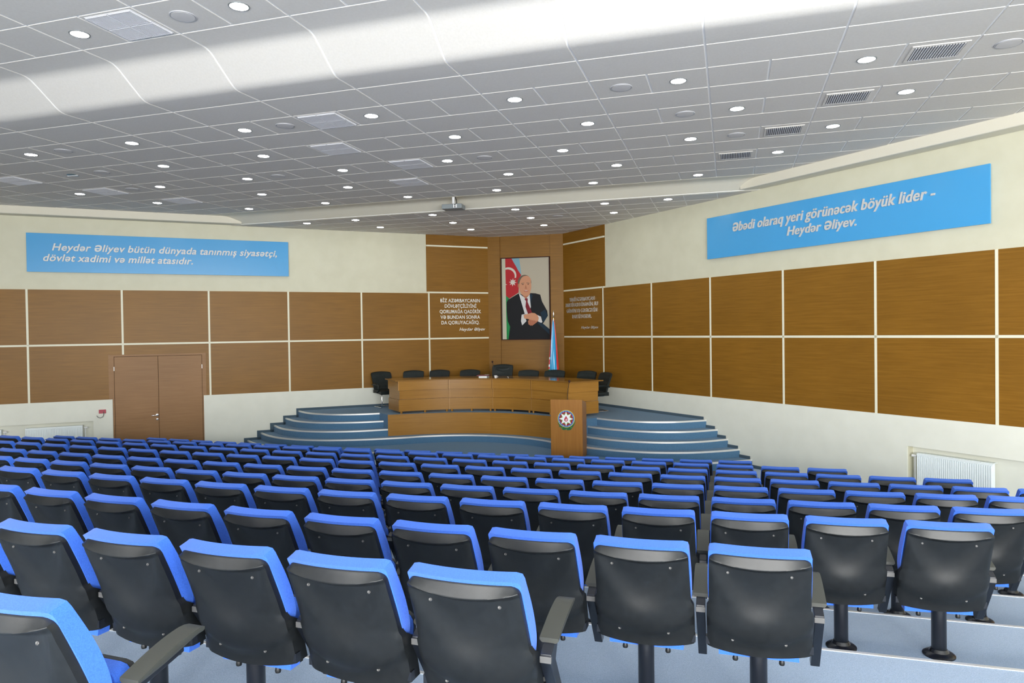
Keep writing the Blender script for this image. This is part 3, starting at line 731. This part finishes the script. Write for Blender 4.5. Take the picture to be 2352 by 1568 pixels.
curved(arc(-8.0, -3.64, 24, off=.12), .02, 0.0, .06).build('gap_shade_strip', dark_m, TT, smooth=20)  # dark strip painted in as the shade of the gap under the panels
curved(arc(-8.3, -3.3, 24, by, -.12), .03, .40, .82).build('back_rail', wood_desk, TT, smooth=20)

# things on the table
TZ = ZS + .848
b_ = empty('document_box', (-6.12, 17.42, TZ), rad(5), label='pale grey box on the curved table with a dark red folder on it', cat='box')
MB().box(-.11, .11, -.12, .12, 0, .055).build('box_body', mat('pale_board', (.55, .60, .60), .6), b_, bevel=.004)
MB().box(-.10, .10, -.1205, -.12, .006, .05).build('box_label', white_m, b_)
f_ = empty('folder', (-6.13, 17.44, TZ + .0555), rad(8), label='dark red folder lying on the pale box on the table', cat='folder')
MB().box(-.16, .15, -.15, .15, 0, .022).build('cover', mat('maroon', (.14, .02, .035), .4), f_, bevel=.004)
pn = empty('pen', (-6.02, 17.36, TZ + .086), rad(40), label='silver pen on the dark red folder', cat='pen')
MB().tube([(-.06, 0, 0), (.06, 0, 0)], .008, 8).build('barrel', chrome, pn, smooth=40)
c_ = empty('cup', (-5.80, 17.42, TZ), 0, label='small white cup near the middle of the curved table', cat='cup')
b = MB(); b.lathe([(.026, 0), (.036, .03), (.040, .065), (.036, .065), (.03, .01)], 18); b.build('cup_body', white_m, c_, smooth=50)
b = MB(); b.tube([(.036, 0, .05), (.06, 0, .045), (.058, 0, .02), (.032, 0, .015)], .005, 6); b.build('cup_handle', white_m, c_, smooth=50)
g_ = empty('cable_loop', (-5.60, 17.45, TZ), 0, label='dark looped cable lying on the table beside the white cup', cat='cable')
MB().tube([(-.16, 0, .008), (-.10, .02, .03), (-.02, .03, .055), (.06, .02, .05), (.12, 0, .03), (.13, -.03, .008)], .007, 6).build('cord', dark_m, g_, smooth=60)
MB().tube([(.12, 0, .028), (.135, -.02, .008)], .011, 8).build('plug', white_m, g_, smooth=60)
def gooseneck(loc, h, label, lean=0):
    m_ = empty('microphone', loc, 0, label=label, cat='microphone')
    b = MB(); b.lathe([(.045, 0), (.045, .015), (.02, .025)], 16); b.build('microphone_base', dark_m, m_, smooth=40)
    pts = [(lean * (k / 8) ** 2, -.04 * (k / 8) ** 2, .02 + (h - .05) * k / 8) for k in range(9)]
    MB().tube(pts, .0055, 8).build('gooseneck', dark_m, m_, smooth=60)
    b = MB(); x, y, z = pts[-1]; b.lathe([(.004, -.03), (.02, -.015), (.024, .005), (.018, .025), (.004, .032)], 14, (x, y, z + .01)); b.build('microphone_head', mat('foam', (.03, .01, .01), .9), m_, smooth=60)
gooseneck((-5.93, 17.75, TZ), .42, 'gooseneck microphone standing on the curved table by the tall chair', -.05)

# ------------------------------------------------------------------ chairs behind the table
def pad(w0, w1, z0, z1, th, dep, n=12):
    """soft curved backrest pad: returns MB; y = 0 plane is the front"""
    b = MB()
    def f(u, t, v):
        x = (u - .5) * 2; w = w0 + (w1 - w0) * v; z = z0 + (z1 - z0) * v
        w *= 1 - .06 * ss((v - .86) / .14) ** 2 - .04 * ss((.12 - v) / .12)
        yy = .10 * v + .06 * v * v + dep * x * x * -1
        bul = th * (1 - .35 * abs(x) ** 4) * (1 - .4 * ss((v - .9) / .1) - .4 * ss((.1 - v) / .1))
        z += -.03 * x * x * v
        return (x * w, yy + (t - .5) * bul + (-.002 * math.sin(v * PI * 9) if t < .01 else 0), z)
    b.boxmap(n, 3, 28, f); return b
def make_chair(kind):
    t = empty('conference_chair' if kind == 'visitor' else 'executive_chair')
    if kind == 'visitor':
        pad(.27, .30, .44, .975, .075, .03).build('backrest', leather, t, smooth=60, loc=(0, .20, 0))
        b = MB(); b.boxmap(10, 10, 3, lambda u, v, w_: ((u - .5) * .54 * (1 - .06 * v * 0), -.27 + .52 * v, .40 + .085 * w_ + .02 * math.sin(PI * u) * w_ - .03 * (1 - v) ** 3)); b.build('seat', leather, t, smooth=60)
        for s in (-1, 1):
            pts = [(s * .24, .24, .015), (s * .24, -.16, .015), (s * .24, -.23, .03), (s * .24, -.26, .09), (s * .24, -.25, .30), (s * .24, -.22, .38), (s * .24, -.10, .40), (s * .24, .12, .40)]
            P = smoothline([(p[1], p[2]) for p in pts], 4); MB().tube([(s * .24, y, z) for y, z in P], .0125, 8).build('frame_tube', chrome, t, smooth=60)
            A = [(s * .29, .26, .62), (s * .31, .10, .655), (s * .31, -.08, .65), (s * .30, -.17, .60), (s * .29, -.15, .48), (s * .285, 0, .42), (s * .28, .12, .43)]
            MB().tube(A, [.018, .026, .028, .026, .02, .018, .016], 8).build('armrest', leather, t, smooth=60)
        MB().tube([(-.24, .24, .015), (.24, .24, .015)], .0125, 8).build('floor_bar', chrome, t, smooth=60)
        MB().tube([(-.24, .08, .40), (.24, .08, .40)], .0125, 8).build('seat_bar', chrome, t, smooth=60)
    else:
        pad(.27, .30, .46, 1.125, .10, .04).build('backrest', leather, t, smooth=60, loc=(0, .20, 0))
        b = MB()
        b.boxmap(10, 2, 6, lambda u, tt, v: ((u - .5) * .44, -.035 * (1 - tt) * math.sin(PI * min(1, max(0, v))) * (1 - (2 * u - 1) ** 4), -.10 * (1 - (2 * u - 1) ** 2) + v * (.06 + .10 * (1 - (2 * u - 1) ** 2)))); b.build('head_cushion', leather, t, smooth=60, loc=(0, .275, .98))
        b = MB(); b.boxmap(10, 10, 3, lambda u, v, w_: ((u - .5) * .56, -.28 + .54 * v, .42 + .10 * w_ + .02 * math.sin(PI * u) * w_)); b.build('seat', leather, t, smooth=60)
        b = MB(); b.lathe([(.03, .07), (.03, .42)], 14); b.build('gas_column', chrome, t, smooth=40)
        for k in range(5):
            a = 2 * PI * k / 5; MB().tube([(0, 0, .10), (.30 * math.cos(a), .30 * math.sin(a), .065)], [.03, .018], 8).build('leg', dark_m, t, smooth=50)
            b = MB(); b.lathe([(.02, -.028), (.03, -.01), (.03, .01), (.02, .028)], 12, (.30 * math.cos(a), .30 * math.sin(a), .03)); b.build('castor', dark_m, t, smooth=50)
        for s in (-1, 1):
            MB().tube([(s * .30, .22, .66), (s * .32, .05, .68), (s * .32, -.14, .67), (s * .30, -.18, .60), (s * .28, -.06, .47)], [.02, .028, .028, .024, .02], 8).build('armrest', dark_m, t, smooth=60)
    return t
CH = [(-.5217, 17.62, 52, 'black leather cantilever chair at the left end of the table, turned inwards'), (-.4653, 18.22, 12, 'black leather chair behind the table, nearest the left end chair'),
      (-.4219, 18.55, 6, 'black leather chair behind the table in front of the pale wall joint'), (-.3727, 18.7, 2, 'black leather chair behind the red folder, left of the tall chair'),
      (-.2816, 18.6, -4, 'black leather chair directly right of the tall executive chair'), (-.2424, 18.62, -8, 'black leather chair in front of the flag'),
      (-.195, 18.3, -24, 'black leather chair behind the right part of the table, turned left'), (-.168, 17.65, -52, 'black leather cantilever chair at the right end of the table')]
proto = make_chair('visitor')
for n, (r_, y, a, lab) in enumerate(CH):
    o = proto if n == 0 else copy_tree(proto)
    an = rad(a); yb = y + .33
    o.location = (r_ * yb + .33 * math.sin(an), yb - .33 * math.cos(an), ZS); o.rotation_euler = (0, 0, an)
    tag(o, lab, 'chair', 'black leather chairs at the presidium table')
e_ = make_chair('exec'); e_.location = (-.3192 * 19.1, 18.72, ZS); e_.rotation_euler = (0, 0, rad(4)); tag(e_, 'tall black leather executive chair with head cushion at the middle of the table', 'chair')

# ------------------------------------------------------------------ lectern
LT = empty('lectern', (-3.40, 15.0, SZ), 0, label='veneered lectern with a round emblem in front of the stage', cat='lectern')
b = MB(); b.box(-.35, .35, 0, .03, 0, 1.255); b.build('front_panel', wood_lect, LT, bevel=.004)
for s in (-1, 1):
    b = MB(); x0 = s * .35; x1 = s * .322
    poly = [(.03, 0), (.46, 0), (.46, 1.05), (.44, 1.12), (.38, 1.175), (.03, 1.245)]
    vs = [(x0, y, z) for y, z in poly] + [(x1, y, z) for y, z in poly]; n = len(poly)
    fs = [tuple(range(n)), tuple(range(n, 2 * n))[::-1]] + [(i, n + i, n + (i + 1) % n, (i + 1) % n) for i in range(n)]
    b.add(vs, fs); b.build('side_panel', wood_lect, LT)
b = MB(); vs = [(-.32, .03, 1.20), (.32, .03, 1.20), (.32, .40, 1.13), (-.32, .40, 1.13), (-.32, .03, 1.225), (.32, .03, 1.225), (.32, .40, 1.155), (-.32, .40, 1.155)]
b.add(vs, [(0, 3, 2, 1), (4, 5, 6, 7), (0, 1, 5, 4), (1, 2, 6, 5), (2, 3, 7, 6), (3, 0, 4, 7)]); b.build('reading_board', wood_lect, LT)
MB().box(-.32, .32, .05, .44, .55, .575).build('shelf', wood_lect, LT)
gooseneck((-3.40, 15.13, SZ + 1.222), .44, 'gooseneck microphone standing on the lectern', .055)
em = [mat('emblem_gold', (.75, .62, .08), .4), mat('emblem_blue', s2l((58, 120, 190)), .4), mat('emblem_red', s2l((150, 25, 40)), .4), mat('emblem_green', s2l((80, 140, 50)), .4),
      mat('emblem_white', (.85, .87, .9), .4), mat('emblem_flame', s2l((190, 20, 50)), .4), mat('emblem_leaf', s2l((15, 95, 50)), .5)]
b = MB(); ez = .845; lay = [0]
def disc(poly, mi):
    lay[0] += 1; y1 = -.004 - lay[0] * .0022; n = len(poly)
    a = sum(poly[i][0] * poly[(i + 1) % n][1] - poly[(i + 1) % n][0] * poly[i][1] for i in range(n))
    if a < 0: poly = poly[::-1]
    vs = [(x, y1, z) for x, z in poly] + [(x, y1 + .004, z) for x, z in poly]
    fs = [tuple(range(n)), tuple(range(n, 2 * n))[::-1]] + [((i + 1) % n, i, n + i, n + (i + 1) % n) for i in range(n)]
    b.add(vs, fs, mi)
def cir(r_, n=40): return [(r_ * math.cos(2 * PI * k / n), r_ * math.sin(2 * PI * k / n)) for k in range(n)]
leaf = [(-.19, -.03), (-.185, -.10), (-.15, -.16), (-.12, -.19), (-.09, -.235), (-.06, -.25), (-.02, -.235), (.03, -.25), (.07, -.245), (.10, -.235), (.13, -.19), (.165, -.14), (.19, -.08), (.195, -.03), (.15, 0), (-.15, 0)]
disc(leaf, 6)
for k in range(6): disc([(-.165 + k * .05, -.15 - .07 * math.sin(PI * (k + .5) / 6.5)), (-.15 + k * .05, -.175 - .07 * math.sin(PI * (k + .5) / 6.5)), (-.125 + k * .05, -.14 - .07 * math.sin(PI * (k + .5) / 6.5))], 3 if k % 2 else 6)
lay[0] = 5
disc(cir(.188), 0); disc(cir(.178), 1); disc(cir(.150), 2); disc(cir(.112), 3)
for k in range(8): disc([(.006 * math.cos(t_) + .163 * math.cos(PI / 8 + k * PI / 4), .006 * math.sin(t_) + .163 * math.sin(PI / 8 + k * PI / 4)) for t_ in [q * PI / 4 for q in range(8)]], 4); lay[0] -= 1
lay[0] += 1
disc([((.158 if k % 2 == 0 else .083) * math.cos(k * PI / 8), (.158 if k % 2 == 0 else .083) * math.sin(k * PI / 8)) for k in range(16)], 0)
disc([((.150 if k % 2 == 0 else .079) * math.cos(k * PI / 8), (.150 if k % 2 == 0 else .079) * math.sin(k * PI / 8)) for k in range(16)], 4)
disc([(0, .065), (.016, .035), (.032, .012), (.040, -.015), (.034, -.042), (.015, -.058), (-.015, -.058), (-.034, -.042), (-.040, -.015), (-.032, .012), (-.016, .035)], 5)
disc([(0, .01), (.010, -.02), (.009, -.045), (-.009, -.045), (-.010, -.02)], 4)
disc([(.014, .01), (.018, -.02), (.016, -.04), (.022, -.03), (.026, -.01)], 4)
b.build('emblem', em, LT, loc=(0, 0, ez))

# ------------------------------------------------------------------ auditorium seats
def shell_pt(u, v):
    """back surface of the shell: u -1..1 across, v 0 bottom .. 1 ridge; returns y, z"""
    y = .085 - .195 * v + .018 * math.sin(PI * v); z = .325 + .540 * v
    return y, z
def ridge_v(u): return .955 - .060 * (1 - u * u)
def shell_out(u, v):
    d = -.034 * u * u
    vr = ridge_v(u); vd = .28 + .56 * u * u
    dish = ss((v - vd) / .42) * ss((vr - v) / .045)
    d -= .038 * dish
    d += .016 * math.exp(-((v - .27) / .16) ** 2) * (1 - u * u)
    vs_ = .13 + .17 * u * u
    d -= .014 * ss((vs_ - v) / .07)
    if v > vr: d -= .038 * (v - vr) / (1 - vr)
    return d
def half_w(v): return .252 - .006 * ss((v - .3) / .7) - .010 * ss((v - .43) / .04) + .004
def round_corner(x, v, w, r=.042, zt=1.0, zs=.54):
    dz = (v - zt) * zs + r; dx = abs(x) - (w - r)
    if dx > 0 and dz > 0:
        a, c = dx / r, dz / r; m_ = max(a, c); L = math.hypot(a, c); k = m_ / L
        return math.copysign(w - r + dx * k, x), (dz * k - r) / zs + zt
    return x, v
def make_seat():
    t = empty('auditorium_seat')
    b = MB(); NU, NV = 30, 50
    def f(u, tt, v):
        U = 2 * u - 1; vr = ridge_v(U)
        V = vr * (1 - (1 - v / .80) ** 1.7) if v < .80 else vr + (1 - vr) * (v - .80) / .20
        w_ = half_w(V); x, V2 = round_corner(U * w_, V, w_)
        y, z = shell_pt(U, V2); d = shell_out(U, V2)
        yb = y - d
        # front face of the shell, closing behind the cushion; its top leans forward under the cushion
        yf = max(y + .052 + .034 * U * U, yb + .004) + .055 * ss((abs(U) - .80) / .15) * (1 - ss((V2 - .36) / .08))
        zz = z + tt * .010 * ss((V2 - .90) / .10)
        e = min(abs(U), 1.0); rim = ss((e - .90) / .10) * .010
        return (x, (yb + rim) * (1 - tt) + yf * tt, zz + (-.018 * (1 - U * U) * (1 - ss(V2 / .05)) if V2 < .05 else 0))
    b.boxmap(NU, 2, NV, f); sh = b.build('backrest_shell', plastic, t, smooth=50)
    b = MB()
    def g(u, tt, v):
        U = 2 * u - 1; V = v
        w_ = .242 + .006 * math.sin(PI * min(1, V * 1.1)) - .008 * (1 - ss(V / .35))
        zb = .47; zt = .905
        x, V2 = round_corner(U * w_, V, w_, r=.020, zs=zt - zb)
        z = zb + (zt - zb) * V2; vv = (z - .325) / .540
        y, _ = shell_pt(U, vv); y0 = y + .045 + .032 * U * U
        th = .067 + .014 * math.sin(PI * V2) - .02 * (1 - ss(V2 / .25))
        zz = z - (1 - tt) * .018 * ss((V2 - .9) / .1)
        edge = ss((abs(U) - .93) / .07) * .006
        return (x, y0 + tt * th + (-edge if tt > .9 else 0), zz)
    b.boxmap(16, 3, 16, g); b.build('back_cushion', fabric, t, smooth=38)
    # tip-up seat folded against the back: blue cushion behind, black pan in front
    def sm(u, tt, v, y0, th, w0, z0, z1):
        U = 2 * u - 1; x, V2 = round_corner(U * w0, v, w0, r=.06, zs=z1 - z0)
        return (x, y0 + .05 * V2 + tt * th - .01 * math.cos(U * PI / 2) * (1 - tt) * math.sin(PI * v), z0 + (z1 - z0) * V2)
    b = MB(); b.boxmap(12, 2, 10, lambda u, tt, v: sm(u, tt, v, .172, .07, .198, .270, .57)); b.build('seat_cushion', fabric, t, smooth=38)
    b = MB(); b.boxmap(12, 2, 10, lambda u, tt, v: sm(u, tt, v, .243, .022, .20, .276, .57)); b.build('seat_pan', plastic, t, smooth=38)
    for s in (-1, 1):
        b = MB(); b.lathe([(.013, -.018), (.015, -.010), (.013, .0), (.010, .02)], 12); b.build('hinge_knob', plastic, t, smooth=50, loc=(s * .115, .187, .26))
    b = MB(); b.box(-.262, .262, .13, .165, .335, .375); b.build('support_beam', blackmetal, t)
    b = MB(); b.lathe([(.044, .012), (.044, .345)], 20, (0, .17, 0)); b.build('support_post', blackmetal, t, smooth=40)
    b = MB(); b.lathe([(.095, 0), (.095, .008), (.082, .018), (.058, .026), (.047, .045)], 28, (0, .17, 0)); b.build('base_plate', blackmetal, t, smooth=40)
    return t
def add_arm(t, s):
    X = s * .29
    def f(u, tt, v):
        # u across, tt down, v along from the rear end to the front
        w_ = .041 * (1 - .10 * ss((v - .85) / .15)) * (1 if v > 0.0 else 1)
        yy = .185 + .30 * v; zt = .580 + .070 * math.sin(v * PI * .5) - .006 * ss((v - .9) / .1)
        th = .020 + .018 * math.sin(PI * v)
        x = (2 * u - 1) * w_
        return (X + x * (1 - .25 * (tt > .6)), yy, zt - tt * th)
    b = MB(); b.boxmap(4, 2, 14, f); a = b.build('armrest', plastic_arm, t, smooth=45)
    b = MB()
    def q(poly, x0, x1, mi=0):
        n = len(poly); vs = [(x0, y, z) for y, z in poly] + [(x1, y, z) for y, z in poly]
        b.add(vs, [tuple(range(n)), tuple(range(n, 2 * n))[::-1]] + [(i, n + i, n + (i + 1) % n, (i + 1) % n) for i in range(n)], mi)
    q([(.330, .190), (.378, .200), (.205, .490), (.235, .545), (.40, .585), (.40, .615), (.20, .568), (.132, .535), (.128, .500)], X - .023, X + .023)
    o = b.build('arm_support', blackmetal, t, bevel=.003)
    b = MB(); b.box(X - .024, X + .024, .1255, .140, .500, .527); b.build('end_cap', grey_end, t, bevel=.002)
def add_screws(t):
    for u, v in ((-.62, .82), (.62, .82), (-.50, .12), (.50, .12)):
        y, z = shell_pt(u, v); d = shell_out(u, v); zz = z; x = u * half_w(v)
        b = MB(); b.lathe([(.0075, -.001), (.0075, .002), (.006, .0035), (.003, .002)], 10)
        o = b.build('screw', screw_m, t, smooth=40, loc=(x, y - d - .001, zz)); o.rotation_euler = (rad(90 - 18), 0, 0)
base = make_seat(); add_arm(base, 1)
full = copy_tree(base); add_screws(full)
PY = {1: (.0024, .0389, 11.3135), 2: (.0007, .0022, 10.2505), 3: (.0012, .0043, 9.1476), 4: (.0014, .0076, 8.054), 5: (.0023, .0229, 6.9697), 6: (.0027, .0228, 5.9065), 7: (.0034, .0228, 4.9046), 8: (.0036, .0046, 3.7089), 9: (.0024, -.0095, 2.6455)}
PX = {1: (0, .577, -.1809), 2: (.0001, .5866, -.1899), 3: (-.0007, .5792, -.1803), 4: (-.0004, .577, -.1726), 5: (-.0006, .5743, -.1524), 6: (-.0007, .576, -.1467), 7: (-.0008, .5859, -.125), 8: (-.0023, .5769, -.1062), 9: (-.0062, .5508, -.1309)}
RNG = {1: (-19, 0), 2: (-21, 2), 3: (-21, 4), 4: (-19, 5), 5: (-16, 4), 6: (-14, 3), 7: (-11, 2), 8: (-9, 0), 9: (-7, -2)}
ROWN = {1: 'front row by the stage', 2: 'second row from the stage', 3: 'third row from the stage', 4: 'fourth row from the stage', 5: 'fifth row from the stage', 6: 'sixth row from the stage', 7: 'fourth row from the camera', 8: 'third row from the camera', 9: 'second row from the camera'}
used = {'base': False, 'full': False}
def place(x, y, j, rz, label, left_arm=False, screws=True):
    key = 'full' if screws else 'base'; src = full if screws else base
    if not used[key]: o = src; used[key] = True
    else: o = copy_tree(src, skip=('extra',))
    o.location = (x, y, RISE * (j - 1)); o.rotation_euler = (0, 0, rz)
    tag(o, label, 'seat', 'blue and black tip-up auditorium seats')
    return o
ends = []
for j in range(1, 10):
    c0, c1 = RNG[j]; a, b_, c_ = PY[j]; p, q_, r_ = PX[j]
    for c in range(c0, c1 + 1):
        dx, dy = 2 * p * c + q_, 2 * a * c + b_; L = math.hypot(dx, dy); ux, uy = dx / L, dy / L
        x = p * c * c + q_ * c + r_ + .232 * ux; y = a * c * c + b_ * c + c_ + .232 * uy
        k = c1 - c
        lab = 'blue folding seat, %s from right end of %s' % (ORD[k], ROWN[j]) if k else 'blue folding seat at the right end of the %s' % ROWN[j]
        o = place(x, y, j, math.atan2(uy, ux), lab, screws=j >= 5)
        if c == c0: ends.append(o)
o = place(-2.222, 1.70, 10, rad(-3), 'blue folding seat cut off at the bottom left corner, nearest the camera')
for o in ends: add_arm(o, -1)
